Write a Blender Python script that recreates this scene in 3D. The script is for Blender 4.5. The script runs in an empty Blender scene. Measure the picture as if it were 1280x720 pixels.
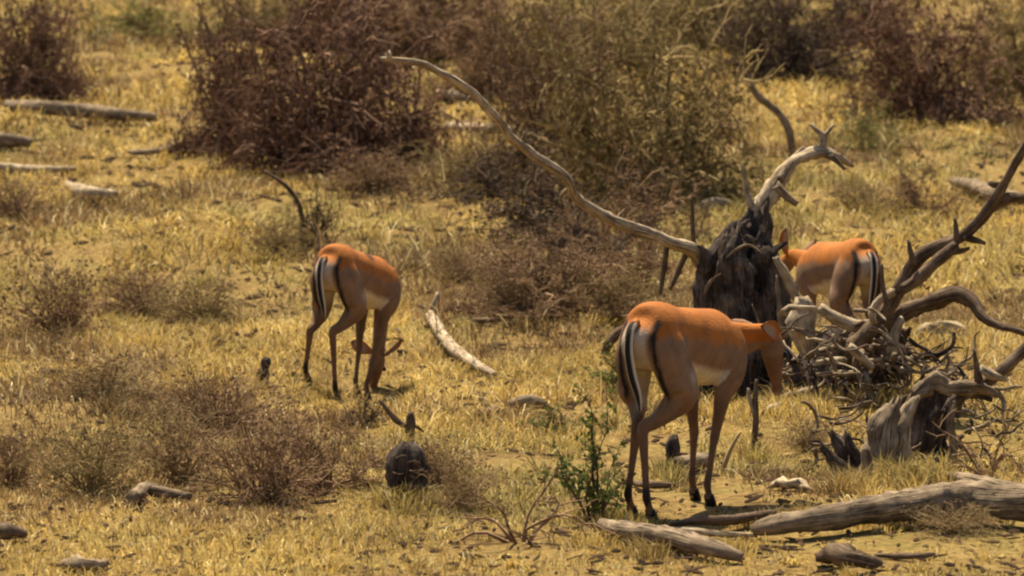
import bpy, math, random
import numpy as np
from mathutils import Vector

# ------------------------------------------------------------------ camera, light, exposure
sc = bpy.context.scene
COL = sc.collection
CAM_H, PITCH, FPX = 2.1, 0.07, 4554.0          # eye height (m), downward pitch (rad), focal length in 1280-px pixels
cam_d = bpy.data.cameras.new('camera'); cam = bpy.data.objects.new('camera', cam_d); COL.objects.link(cam)
cam.location = (0, 0, CAM_H); cam.rotation_euler = (math.pi / 2 - PITCH, 0, 0)
cam_d.sensor_width = 36; cam_d.lens = 36 * FPX / 1280
cam_d.clip_start = 0.1; cam_d.clip_end = 3000
cam_d.dof.use_dof = True; cam_d.dof.focus_distance = 17.5; cam_d.dof.aperture_fstop = 4.5
sc.camera = cam

SUN_EL, SUN_AZ = math.radians(66), math.radians(-25)   # azimuth from +Y (into the picture), negative = to the left
world = bpy.data.worlds.new('World'); sc.world = world; world.use_nodes = True
wn = world.node_tree.nodes; wl = world.node_tree.links
sky = wn.new('ShaderNodeTexSky'); sky.sky_type = 'NISHITA'; sky.sun_disc = False
sky.sun_elevation = SUN_EL; sky.sun_rotation = SUN_AZ; sky.dust_density = 2.0
bg = wn['Background']; bg.inputs['Strength'].default_value = 0.07
wl.new(sky.outputs['Color'], bg.inputs['Color'])
sun_d = bpy.data.lights.new('sun', 'SUN'); sun_d.energy = 5.0; sun_d.angle = math.radians(0.55); sun_d.color = (1.0, 0.90, 0.70)
sun = bpy.data.objects.new('sun', sun_d); COL.objects.link(sun)
sd = Vector((math.sin(SUN_AZ) * math.cos(SUN_EL), math.cos(SUN_AZ) * math.cos(SUN_EL), math.sin(SUN_EL)))
sun.rotation_euler = sd.to_track_quat('Z', 'Y').to_euler(); sun.location = (0, 20, 30)
vs = sc.view_settings; vs.view_transform = 'Standard'; vs.look = 'None'; vs.gamma = 1; vs.use_curve_mapping = False
vs.exposure = 1.1
sc.cycles.filter_width = 2.2
sc.cycles.use_denoising = True
sc.cycles.max_bounces = 5; sc.cycles.diffuse_bounces = 3; sc.cycles.transmission_bounces = 3

# ------------------------------------------------------------------ helpers
rnd = random.Random(7)
rng = np.random.default_rng(11)

def _h(ix, iy, s):
    n = (ix.astype(np.int64) * 374761393 + iy.astype(np.int64) * 668265263 + s * 974711) & 0x7fffffff
    n = ((n ^ (n >> 13)) * 1274126177) & 0x7fffffff
    return ((n ^ (n >> 16)) & 0xffff) / 65535.0
def noise2(x, y, s=0):
    x = np.asarray(x, float); y = np.asarray(y, float)
    ix = np.floor(x); iy = np.floor(y); fx = x - ix; fy = y - iy
    ix = ix.astype(np.int64); iy = iy.astype(np.int64)
    fx = fx * fx * (3 - 2 * fx); fy = fy * fy * (3 - 2 * fy)
    a = _h(ix, iy, s); b = _h(ix + 1, iy, s); c = _h(ix, iy + 1, s); d = _h(ix + 1, iy + 1, s)
    return (a * (1 - fx) + b * fx) * (1 - fy) + (c * (1 - fx) + d * fx) * fy
def fbm(x, y, s=0, o=3):
    t = 0; a = .5; n = 0
    for k in range(o):
        t = t + a * noise2(x * 2 ** k, y * 2 ** k, s + k * 17); n += a; a *= .5
    return t / n

# local rises and hollows of the ground: x, y, height, radius x, radius y
BUMPS = [(-0.86, 21.9, -0.22, .34, 1.25), (1.45, 18.6, .16, .45, .7), (2.0, 19.9, .12, .7, .6), (-1.25, 17.4, .07, .6, .6),
         (-2.5, 19.5, .10, .9, .8), (.3, 24.5, .10, 1.4, .8), (-2.6, 29, .22, 1.6, 1.5), (2.6, 28.5, .2, 1.2, 1.4), (0.9, 33, .15, 2, 1.5)]
def height(x, y):
    x = np.asarray(x, float); y = np.asarray(y, float)
    t = (y - 25) / 2.2
    z = 0.078 * 2.2 * np.where(t > 30, t, np.log1p(np.exp(np.clip(t, -40, 30))))
    z = z - 0.055 * np.maximum(y - 75, 0) * (y < 1e9)
    amp = np.clip((y - 12) / 20, .35, 1.6)
    z = z + amp * (0.12 * (fbm(x * .55, y * .55, 3) - .5) + 0.11 * (fbm(x * 1.7, y * 1.5, 9, 2) - .5))
    for bx, by, a, rx, ry in BUMPS:
        z = z + a * np.exp(-((x - bx) / rx) ** 2 - ((y - by) / ry) ** 2)
    return z
CP, SP = math.cos(PITCH), math.sin(PITCH)
def ray(u, v):
    xc = (u - 640) / FPX; yc = (360 - v) / FPX
    return Vector((xc, CP + yc * SP, -SP + yc * CP))
def at(u, v, d):                                   # the point at distance d (along +Y) in the direction (u, v)
    r = ray(u, v); r = r * (d / r.y)
    return Vector((r.x, r.y, CAM_H + r.z))
def gnd(u, v):                                     # where that direction meets the ground
    r = ray(u, v); r = r / r.y
    ys = np.arange(11, 110, .05)
    f = CAM_H + r.z * ys - height(r.x * ys, ys)
    i = int(np.argmax(f < 0)) if (f < 0).any() else len(ys) - 1
    y = ys[i]
    return Vector((r.x * y, y, float(height(r.x * y, y))))
def gz(x, y): return float(height(x, y))

def tag(o, label=None, cat=None, group=None, kind=None):
    if label: o['label'] = label
    if cat: o['category'] = cat
    if group: o['group'] = group
    if kind: o['kind'] = kind
    return o
def empty(name, loc):
    o = bpy.data.objects.new(name, None); COL.objects.link(o); o.location = loc; o.empty_display_size = .1
    return o
def smooth(me):
    me.polygons.foreach_set('use_smooth', np.ones(len(me.polygons), bool))
def link(name, me, parent=None, loc=None):
    o = bpy.data.objects.new(name, me); COL.objects.link(o)
    if parent is not None: o.parent = parent
    if loc is not None: o.location = loc
    return o

class MB:                                          # collects tubes and quads, builds ONE mesh object
    def __init__(s): s.v = []; s.f = []; s.uv = []; s.n = 0
    def tube(s, pts, rad, seg=8, rough=.12, seed=0, step=None, caps=True, ragged=0, flat=1.0):
        P, R = resample(pts, rad, step)
        n = len(P); r = random.Random(seed)
        base = s.n; up = Vector((.13, .21, .97)); run = np.zeros(n); A = np.zeros((n, 3)); B = np.zeros((n, 3)); T = np.zeros((n, 3))
        for i in range(n):
            t = (P[min(i + 1, n - 1)] - P[max(i - 1, 0)]).normalized()
            a = t.cross(up)
            if a.length < .05: a = t.cross(Vector((1, 0, 0)))
            a.normalize(); b = a.cross(t).normalized(); up = b
            if i: run[i] = run[i - 1] + (P[i] - P[i - 1]).length
            A[i] = a; B[i] = b; T[i] = t
        R = np.array(R); th = 2 * math.pi * np.arange(seg) / seg; r0 = max(float(R.max()), .004)
        m = np.ones((n, seg))
        if rough:
            o1, o2, o3 = r.uniform(0, 90), r.uniform(0, 90), r.uniform(0, 90)
            q = run[:, None] / r0; cx = np.cos(th)[None]; cy = np.sin(th)[None]
            lump = noise2(cx * 1.1 + q * .45 + o1, cy * 1.1 - q * .3 + o2, seed) - .5
            twist = th[None] + q * .12
            ridge = noise2(np.cos(twist) * 3.2 + o2 + q * .12, np.sin(twist) * 3.2 + o3, seed + 5)
            ridge = 1 - np.abs(2 * ridge - 1) * 1.4
            fine = noise2(cx * 5 + q * 2.2, cy * 5 + q * 1.4 + o1, seed + 9) - .5
            knot = np.maximum(noise2(cx * .9 + q * .9 + o3, cy * .9 + o1, seed + 3) - .72, 0) * 3
            chip = noise2(cx * 2.6 + q * 1.5 + o2, cy * 2.6 - q * 1.1 + o1, seed + 13)
            chip = np.round(chip * 5) / 5 - .5                       # flaked plates
            wide = min(1.0, r0 / .09)
            m = m + rough * (1.6 * lump + (.9 - .45 * wide) * (ridge - .3) + .9 * fine + knot + .9 * wide * chip)
        off = (A[:, None, :] * np.cos(th)[None, :, None] + B[:, None, :] * (np.sin(th) * flat)[None, :, None]) * (R[:, None] * m)[..., None]
        if ragged:
            for e in (0, n - 1):
                j = np.array([r.uniform(-1, 1) for _ in range(seg)]); j = j + np.roll(j, 1) * .6
                off[e] += T[e][None] * (R[e] * ragged * j)[:, None]
        V = np.array([tuple(p) for p in P])[:, None, :] + off
        s.v.extend(map(tuple, V.reshape(-1, 3).tolist()))
        uv = np.stack(np.broadcast_arrays(np.minimum(th, 2 * math.pi - th)[None] * r0, run[:, None]), -1).reshape(-1, 2)
        s.uv.extend(map(tuple, uv.tolist()))
        for i in range(n - 1):
            for k in range(seg):
                k2 = (k + 1) % seg
                s.f.append((base + i * seg + k, base + i * seg + k2, base + (i + 1) * seg + k2, base + (i + 1) * seg + k))
        s.n += n * seg
        if caps:
            for e, o in ((0, 0), (n - 1, (n - 1) * seg)):
                c = P[e]; s.v.append((c.x, c.y, c.z)); s.uv.append((.5, float(run[e]))); ci = s.n; s.n += 1
                for k in range(seg):
                    k2 = (k + 1) % seg
                    s.f.append((base + o + k2, base + o + k, ci) if e == 0 else (base + o + k, base + o + k2, ci))
        return s
    def build(s, name, mat, parent=None, base=None, sm=True):
        off = parent_off(parent) if parent is not None else (base if base is not None else Vector((0, 0, 0)))
        me = bpy.data.meshes.new(name)
        me.from_pydata([(a - off[0], b - off[1], c - off[2]) for a, b, c in s.v], [], s.f)
        uvl = me.uv_layers.new(name='UVMap'); li = np.empty(len(me.loops), np.int32); me.loops.foreach_get('vertex_index', li)
        uvl.data.foreach_set('uv', np.asarray(s.uv, np.float32)[li].ravel())
        if sm: smooth(me)
        me.materials.append(mat)
        return link(name, me, parent, base if parent is None else None)
def parent_off(p):
    o = Vector(p.location)
    while p.parent: p = p.parent; o += Vector(p.location)
    return o
def resample(pts, rad, step=None):                 # Catmull-Rom through the points
    pts = [Vector(p) for p in pts]
    if len(pts) < 3 or step is None:
        if step is None: return pts, list(rad)
    P, R = [], []
    n = len(pts)
    for i in range(n - 1):
        p0 = pts[max(i - 1, 0)]; p1 = pts[i]; p2 = pts[i + 1]; p3 = pts[min(i + 2, n - 1)]
        k = max(2, int((p2 - p1).length / step))
        for j in range(k):
            t = j / k
            P.append(.5 * ((2 * p1) + (p2 - p0) * t + (2 * p0 - 5 * p1 + 4 * p2 - p3) * t * t + (3 * p1 - p0 - 3 * p2 + p3) * t ** 3))
            R.append(rad[i] * (1 - t) + rad[i + 1] * t)
    P.append(pts[-1]); R.append(rad[-1])
    return P, R

# ------------------------------------------------------------------ materials
def new_mat(name):
    m = bpy.data.materials.new(name); m.use_nodes = True
    nt = m.node_tree; return m, nt.nodes, nt.links, nt.nodes['Principled BSDF']
def ramp(nd, stops):
    r = nd.new('ShaderNodeValToRGB'); e = r.color_ramp.elements
    e[0].position, e[0].color = stops[0][0], (*stops[0][1], 1); e[1].position, e[1].color = stops[-1][0], (*stops[-1][1], 1)
    for p, c in stops[1:-1]:
        x = e.new(p); x.color = (*c, 1)
    return r
def wood_mat(name, c0, c1, c2, bump=.6, crack=.75):
    m, nd, lk, b = new_mat(name)
    uv = nd.new('ShaderNodeUVMap')
    def grain(sx, sy, det):
        mp = nd.new('ShaderNodeMapping'); mp.inputs['Scale'].default_value = (sx, sy, 1); lk.new(uv.outputs[0], mp.inputs[0])
        n = nd.new('ShaderNodeTexNoise'); n.inputs['Scale'].default_value = 1; n.inputs['Detail'].default_value = det; n.inputs['Roughness'].default_value = .7
        lk.new(mp.outputs[0], n.inputs['Vector']); return n
    n1 = grain(55, 6, 6); n3 = grain(110, 5, 2)
    tc = nd.new('ShaderNodeTexCoord'); n2 = nd.new('ShaderNodeTexNoise'); n2.inputs['Scale'].default_value = 11; n2.inputs['Detail'].default_value = 5; n2.inputs['Roughness'].default_value = .65
    lk.new(tc.outputs['Object'], n2.inputs['Vector'])
    mx = nd.new('ShaderNodeMath'); mx.operation = 'MULTIPLY_ADD'; mx.inputs[1].default_value = .5; lk.new(n1.outputs[0], mx.inputs[0])
    m2 = nd.new('ShaderNodeMath'); m2.operation = 'MULTIPLY'; m2.inputs[1].default_value = .5; lk.new(n2.outputs[0], m2.inputs[0]); lk.new(m2.outputs[0], mx.inputs[2])
    r = ramp(nd, [(.36, c0), (.49, c1), (.62, c2)]); lk.new(mx.outputs[0], r.inputs[0])
    ck = ramp(nd, [(.38, (1 - crack,) * 3), (.46, (1, 1, 1))]); lk.new(n3.outputs[0], ck.inputs[0])
    mu = nd.new('ShaderNodeMix'); mu.data_type = 'RGBA'; mu.blend_type = 'MULTIPLY'; mu.inputs[0].default_value = 1
    lk.new(r.outputs[0], mu.inputs[6]); lk.new(ck.outputs[0], mu.inputs[7]); lk.new(mu.outputs[2], b.inputs['Base Color'])
    b.inputs['Roughness'].default_value = .92; b.inputs['Specular IOR Level'].default_value = .1
    ad = nd.new('ShaderNodeMath'); ad.operation = 'MULTIPLY'; lk.new(mx.outputs[0], ad.inputs[0]); lk.new(ck.outputs[0], ad.inputs[1])
    bp = nd.new('ShaderNodeBump'); bp.inputs['Strength'].default_value = bump; bp.inputs['Distance'].default_value = .025
    lk.new(ad.outputs[0], bp.inputs['Height']); lk.new(bp.outputs[0], b.inputs['Normal'])
    return m
def flat_mat(name, c0, c1, scale=8, transl=0, rough=.9):
    m, nd, lk, b = new_mat(name)
    tc = nd.new('ShaderNodeTexCoord'); n = nd.new('ShaderNodeTexNoise'); n.inputs['Scale'].default_value = scale; n.inputs['Detail'].default_value = 4
    lk.new(tc.outputs['Object'], n.inputs['Vector'])
    r = ramp(nd, [(.35, c0), (.65, c1)]); lk.new(n.outputs[0], r.inputs[0]); lk.new(r.outputs[0], b.inputs['Base Color'])
    b.inputs['Roughness'].default_value = rough; b.inputs['Specular IOR Level'].default_value = .15
    if transl:
        t = nd.new('ShaderNodeBsdfTranslucent'); lk.new(r.outputs[0], t.inputs['Color'])
        x = nd.new('ShaderNodeMixShader'); x.inputs[0].default_value = transl
        lk.new(b.outputs[0], x.inputs[1]); lk.new(t.outputs[0], x.inputs[2]); lk.new(x.outputs[0], nd['Material Output'].inputs['Surface'])
    return m
def attr_mat(name, attr='Col', transl=0, rough=.85, bumpscale=0, bump=.2):
    m, nd, lk, b = new_mat(name)
    a = nd.new('ShaderNodeAttribute'); a.attribute_name = attr
    lk.new(a.outputs['Color'], b.inputs['Base Color']); b.inputs['Roughness'].default_value = rough; b.inputs['Specular IOR Level'].default_value = .2
    if transl:
        t = nd.new('ShaderNodeBsdfTranslucent'); lk.new(a.outputs['Color'], t.inputs['Color'])
        x = nd.new('ShaderNodeMixShader'); x.inputs[0].default_value = transl
        lk.new(b.outputs[0], x.inputs[1]); lk.new(t.outputs[0], x.inputs[2]); lk.new(x.outputs[0], nd['Material Output'].inputs['Surface'])
    if bumpscale:
        tc = nd.new('ShaderNodeTexCoord'); n = nd.new('ShaderNodeTexNoise'); n.inputs['Scale'].default_value = bumpscale; n.inputs['Detail'].default_value = 3
        lk.new(tc.outputs['Object'], n.inputs['Vector']); bp = nd.new('ShaderNodeBump'); bp.inputs['Strength'].default_value = bump; bp.inputs['Distance'].default_value = .01
        lk.new(n.outputs[0], bp.inputs['Height']); lk.new(bp.outputs[0], b.inputs['Normal'])
    return m
M = dict(
    grass=attr_mat('dry_grass', transl=.30),
    pale=wood_mat('bleached_wood', (.13, .088, .052), (.34, .25, .155), (.56, .45, .30)),
    grey=wood_mat('weathered_wood', (.075, .05, .033), (.20, .142, .088), (.36, .27, .17)),
    brown=wood_mat('brown_wood', (.045, .028, .018), (.12, .078, .048), (.22, .155, .10)),
    dark=wood_mat('charred_bark', (.016, .012, .010), (.070, .050, .038), (.21, .155, .115), bump=1.0),
    char=wood_mat('charred_wood', (.012, .009, .008), (.058, .041, .032), (.19, .14, .105), bump=1.0, crack=.25),
    twig=flat_mat('brown_twig', (.11, .062, .032), (.30, .185, .10), 3),
    redtwig=flat_mat('reddish_twig', (.085, .045, .028), (.25, .142, .085), 3),
    olivetwig=flat_mat('olive_twig', (.14, .092, .038), (.34, .24, .10), 3),
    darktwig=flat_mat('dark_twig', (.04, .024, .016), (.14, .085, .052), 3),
    strawtwig=flat_mat('straw_stem', (.17, .11, .05), (.36, .26, .12), 8),
    dryleaf=flat_mat('dry_leaf', (.10, .055, .028), (.21, .125, .06), 14, .25),
    redleaf=flat_mat('reddish_leaf', (.075, .036, .022), (.15, .078, .045), 14, .2),
    oliveleaf=flat_mat('olive_leaf', (.12, .088, .030), (.23, .17, .065), 14, .25),
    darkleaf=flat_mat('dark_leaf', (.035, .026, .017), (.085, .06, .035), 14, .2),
    greenleaf=flat_mat('green_leaf', (.06, .085, .016), (.15, .17, .04), 14, .3),
    rock=flat_mat('pale_rock', (.17, .12, .065), (.42, .32, .19), 7),
    litter=flat_mat('dead_litter', (.03, .018, .010), (.12, .068, .034), 3),
    coat=attr_mat('short_coat', rough=.82, bumpscale=140, bump=.45),
    hoof=flat_mat('black_hoof', (.008, .007, .006), (.03, .024, .02), 30, 0, .5),
    eye=flat_mat('dark_eye', (.004, .003, .003), (.010, .007, .006), 10, 0, .1),
)

# ------------------------------------------------------------------ the ground
def ground():
    ys = [9.0]
    while ys[-1] < 62: ys.append(ys[-1] + .07 + max(0, ys[-1] - 20) * .006)
    while ys[-1] < 900: ys.append(ys[-1] * 1.06)
    ys = np.array([-40, -15, 0, 5] + ys)
    xi = np.concatenate([np.linspace(-10, 10, 231), 10 * 1.13 ** np.arange(1, 36)]); xi = np.unique(np.concatenate([xi, -xi]))
    X, Y = np.meshgrid(xi, ys); Z = height(X, Y)
    nx, ny = len(xi), len(ys)
    me = bpy.data.meshes.new('ground')
    i = np.arange(nx * ny).reshape(ny, nx)
    q = np.stack([i[:-1, :-1], i[:-1, 1:], i[1:, 1:], i[1:, :-1]], -1).reshape(-1, 4)
    me.vertices.add(nx * ny); me.vertices.foreach_set('co', np.stack([X, Y, Z], -1).astype(np.float32).ravel())
    me.loops.add(q.size); me.loops.foreach_set('vertex_index', q.ravel().astype(np.int32))
    me.polygons.add(len(q)); me.polygons.foreach_set('loop_start', np.arange(0, q.size, 4, dtype=np.int32))
    me.update(); me.validate(); smooth(me)
    m, nd, lk, b = new_mat('dry_soil_and_straw')
    tc = nd.new('ShaderNodeTexCoord')
    n1 = nd.new('ShaderNodeTexNoise'); n1.inputs['Scale'].default_value = 1.3; n1.inputs['Detail'].default_value = 8; n1.inputs['Roughness'].default_value = .7
    n2 = nd.new('ShaderNodeTexNoise'); n2.inputs['Scale'].default_value = 22; n2.inputs['Detail'].default_value = 6; n2.inputs['Roughness'].default_value = .7
    for n in (n1, n2): lk.new(tc.outputs['Object'], n.inputs['Vector'])
    r1 = ramp(nd, [(.34, (.13, .082, .034)), (.5, (.24, .165, .062)), (.64, (.19, .15, .05))]); lk.new(n1.outputs[0], r1.inputs[0])
    r2 = ramp(nd, [(.35, (.45, .40, .36)), (.62, (1.25, 1.2, 1.1))]); lk.new(n2.outputs[0], r2.inputs[0])
    mx = nd.new('ShaderNodeMix'); mx.data_type = 'RGBA'; mx.blend_type = 'MULTIPLY'; mx.inputs[0].default_value = 1
    lk.new(r1.outputs[0], mx.inputs[6]); lk.new(r2.outputs[0], mx.inputs[7]); lk.new(mx.outputs[2], b.inputs['Base Color'])
    b.inputs['Roughness'].default_value = 1; b.inputs['Specular IOR Level'].default_value = .05
    bp = nd.new('ShaderNodeBump'); bp.inputs['Strength'].default_value = .8; bp.inputs['Distance'].default_value = .04
    lk.new(n2.outputs[0], bp.inputs['Height']); lk.new(bp.outputs[0], b.inputs['Normal'])
    me.materials.append(m)
    tag(link('ground', me), 'dry sloping savanna ground', None, None, 'structure')
ground()

# ------------------------------------------------------------------ grass (one uncountable mass)
def blade_mesh(name, pos, h, w, az, lean, col, mat, droop=.35):
    n = len(pos)
    ld = np.stack([np.cos(az), np.sin(az), np.zeros(n)], 1)
    wa = rng.uniform(0, 2 * np.pi, n)
    wd = np.stack([np.cos(wa), np.sin(wa) * .6, rng.uniform(-.25, .25, n)], 1)
    up = np.array([0, 0, 1.0])
    s, c = np.sin(lean)[:, None], np.cos(lean)[:, None]
    H = h[:, None]
    mid = pos + (up * c + ld * s) * H * .55
    l2 = np.minimum(lean + droop + rng.uniform(0, .6, n), 1.9)
    tip = mid + (up * np.cos(l2)[:, None] + ld * np.sin(l2)[:, None]) * H * .5
    W = wd * (w * .5)[:, None]
    b0 = pos - up * .01
    V = np.stack([b0 - W, b0 + W, mid - W * .8, mid + W * .8, tip], 1).reshape(-1, 3)
    me = bpy.data.meshes.new(name)
    me.vertices.add(len(V)); me.vertices.foreach_set('co', V.astype(np.float32).ravel())
    k = np.arange(n, dtype=np.int32)[:, None] * 5
    L = (k + np.array([0, 1, 3, 2, 2, 3, 4], np.int32)).ravel()
    me.loops.add(len(L)); me.loops.foreach_set('vertex_index', L)
    st = (np.arange(n, dtype=np.int32)[:, None] * 7 + np.array([0, 4], np.int32)).ravel()
    me.polygons.add(2 * n); me.polygons.foreach_set('loop_start', st)
    me.update()
    a = me.color_attributes.new('Col', 'FLOAT_COLOR', 'POINT')
    cc = np.concatenate([np.repeat(col, 5, 0), np.ones((5 * n, 1))], 1).astype(np.float32)
    a.data.foreach_set('color', cc.ravel())
    me.materials.append(mat)
    return link(name, me)

STRAW = np.array([.53, .385, .12]); GOLD = np.array([.44, .285, .070]); OLIVE = np.array([.245, .215, .070]); BROWN = np.array([.17, .098, .045]); PALE = np.array([.60, .49, .24])
def grass_colour(x, y, n):
    g = np.clip((fbm(x * .55 + 9, y * .35, 41) - .50) * 6, 0, 1)[:, None]       # greener patches
    b = np.clip((fbm(x * .9, y * .55 + 5, 57) - .50) * 7, 0, 1)[:, None]       # brown dead patches
    t = rng.random((n, 1))
    c = STRAW * t + GOLD * (1 - t)
    c = c * (1 - .62 * g) + OLIVE * .62 * g
    c = c * (1 - .85 * b) + BROWN * .85 * b
    p = (rng.random((n, 1)) < .10)
    c = np.where(p, PALE, c)
    q = (rng.random((n, 1)) < .08)
    c = np.where(q, BROWN, c)
    return c * rng.uniform(.55, 1.3, (n, 1)) * (.5 + 1.0 * fbm(x * 1.9, y * 1.2, 66, 3))[:, None]
TRAMPLED = [(.76, 15.6, .45, 1.0), (-.93, 21.2, .35, 1.0), (1.9, 15.1, 1.3, .5)]      # grazed and trodden short
def half(y): return .1405 * y * 1.3 + .9
def grass():
    parts = []
    # matted short cover
    for y0, y1, dens, hh, ww in ((12.4, 19, 2300, .085, .0065), (19, 26, 1100, .11, .009), (26, 38, 420, .15, .014), (38, 64, 170, .20, .024), (64, 95, 45, .30, .05)):
        A = (half(y0) + half(y1)) * (y1 - y0); n = int(A * dens)
        y = rng.uniform(y0, y1, n); x = rng.uniform(-1, 1, n) * half(y)
        keep = fbm(x * 1.5, y * 1.0, 77, 3) + rng.uniform(-.13, .13, n) > .415
        x, y = x[keep], y[keep]; n = len(x)
        tall = .25 + 1.7 * fbm(x * 1.1, y * .8, 91, 3) ** 1.5
        near = np.clip((y - 15.0) / 2.5, 0, 1) * .45 + .55
        h = hh * rng.uniform(.5, 1.35, n) * tall * near
        parts.append((x, y, h, ww * rng.uniform(.6, 1.3, n), rng.uniform(0, 6.28, n), rng.uniform(.2, 1.15, n)))
    # tufts
    for y0, y1, dens, k, hh, ww, rr in ((12.6, 19, 5.2, 60, .17, .0065, .09), (19, 27, 4.2, 52, .21, .009, .12), (27, 40, 2.0, 32, .28, .016, .17), (40, 66, .6, 24, .38, .03, .22)):
        A = (half(y0) + half(y1)) * (y1 - y0); m = int(A * dens)
        cy = rng.uniform(y0, y1, m); cx = rng.uniform(-1, 1, m) * half(cy)
        keep = fbm(cx * .8, cy * .6, 91, 2) + rng.uniform(-.2, .2, m) > .42
        cx, cy = cx[keep], cy[keep]; m = len(cx); sz = rng.uniform(.5, 1.25, m) * (np.clip((cy - 15.2) / 2.5, 0, 1) * .5 + .5)
        az = rng.uniform(0, 6.28, (m, k)); r = rng.random((m, k)) ** .7 * rr * sz[:, None]
        x = (cx[:, None] + np.cos(az) * r).ravel(); y = (cy[:, None] + np.sin(az) * r).ravel(); n = m * k
        lean = (rng.uniform(.05, .7, (m, k)) + r / rr * .45 + rng.uniform(0, .5, (m, 1))).ravel(); az = az + 0 * r; az = np.where(rng.random((m, k)) < .55, rng.uniform(0, 6.28, (m, 1)), az)
        parts.append((x, y, hh * (rng.uniform(.45, 1.15, (m, k)) * sz[:, None]).ravel(), ww * rng.uniform(.6, 1.2, n), (az + rng.normal(0, .5, (m, k))).ravel(), lean))
    for y0, y1, dens, k, hh, ww, rr in ((12.6, 19, 5, 20, .16, .005, .06), (19, 27, 4.2, 18, .22, .008, .08), (27, 44, 2.2, 16, .32, .014, .13)):
        A = (half(y0) + half(y1)) * (y1 - y0); m = int(A * dens)
        cy = rng.uniform(y0, y1, m); cx = rng.uniform(-1, 1, m) * half(cy)
        keep = fbm(cx * .9, cy * .55 + 5, 57) + rng.uniform(-.04, .04, m) > .545
        cx, cy = cx[keep], cy[keep]; m = len(cx); sz = rng.uniform(.5, 1.4, m) * (np.clip((cy - 15.2) / 2.5, 0, 1) * .5 + .5)
        az = rng.uniform(0, 6.28, (m, k)); r = rng.random((m, k)) * rr * sz[:, None]
        parts.append(((cx[:, None] + np.cos(az) * r).ravel(), (cy[:, None] + np.sin(az) * r).ravel(), hh * (rng.uniform(.4, 1.2, (m, k)) * sz[:, None]).ravel(), ww * rng.uniform(.6, 1.2, m * k), rng.uniform(0, 6.28, m * k), rng.uniform(.05, 1.0, m * k)))
    for u, v, w, cnt in ((508, 632, 40, 16), (328, 494, 22, 8), (1062, 616, 45, 16), (1130, 600, 90, 30), (1030, 655, 180, 40), (1180, 652, 200, 45), (840, 690, 160, 30), (838, 596, 20, 8), (942, 572, 20, 6), (905, 520, 110, 25), (440, 522, 90, 26), (395, 500, 40, 12), (800, 655, 60, 10), (1060, 510, 150, 45), (1180, 436, 60, 14), (750, 655, 60, 14)):
        k = 30
        g = [gnd(u + rng.normal(0, w * .4), v + rng.normal(0, 5)) for _ in range(cnt)]
        cx = np.array([q.x for q in g]); cy = np.array([q.y for q in g]); m = cnt
        az = rng.uniform(0, 6.28, (m, k)); r = rng.random((m, k)) ** .7 * .06
        parts.append(((cx[:, None] + np.cos(az) * r).ravel(), (cy[:, None] + np.sin(az) * r).ravel(), rng.uniform(.05, .15, m * k), .007 * rng.uniform(.6, 1.2, m * k), az.ravel(), rng.uniform(.05, .7, m * k)))
    x = np.concatenate([p[0] for p in parts]); y = np.concatenate([p[1] for p in parts]); n = len(x)
    pos = np.stack([x, y, height(x, y)], 1)
    hb, wb, ab, lb = [np.concatenate([p[i] for p in parts]) for i in (2, 3, 4, 5)]
    for fx, fy, rx, ry in TRAMPLED: hb = hb * (1 - .62 * np.exp(-((x - fx) / rx) ** 2 - ((y - fy) / ry) ** 2))
    g = blade_mesh('grass', pos, hb, wb, ab, lb, grass_colour(x, y, n), M['grass'])
    tag(g, 'dry straw-yellow and olive grass covering the slope', 'grass', None, 'stuff')
    # fallen bits of twig, bark and dung between the blades
    n = 9000
    y = 12.6 + (rng.random(n) ** 2.0) * 34; x = rng.uniform(-1, 1, n) * half(y)
    pos = np.stack([x, y, height(x, y) + .015], 1)
    s = np.clip(y / 20, .6, 2)
    v = []; f = []
    for i in range(n):
        a = rng.uniform(0, 6.28); L = rng.uniform(.02, .09) * s[i] * (2 if rng.random() < .12 else 1); r = rng.uniform(.004, .013) * s[i]
        p = pos[i]; d = np.array([math.cos(a), math.sin(a), rng.uniform(-.2, .35)]); e = np.array([-d[1], d[0], 0]); u = np.array([0, 0, 1.])
        b = len(v)
        for t, k in ((-.5, .6), (.1, 1), (.5, .4)):
            c = p + d * L * t
            v += [tuple(c + e * r * k), tuple(c + u * r * k * 1.2), tuple(c - e * r * k), tuple(c - u * r * k)]
        for j in (0, 4):
            for q in range(4): f.append((b + j + q, b + j + (q + 1) % 4, b + j + 4 + (q + 1) % 4, b + j + 4 + q))
        f += [(b + 3, b + 2, b + 1, b), (b + 8, b + 9, b + 10, b + 11)]
    me = bpy.data.meshes.new('litter'); me.from_pydata(v, [], f); me.materials.append(M['litter'])
    tag(link('litter', me), 'dark bits of fallen bark, twig and dung lying in the grass', 'litter', None, 'stuff')
grass()

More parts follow.
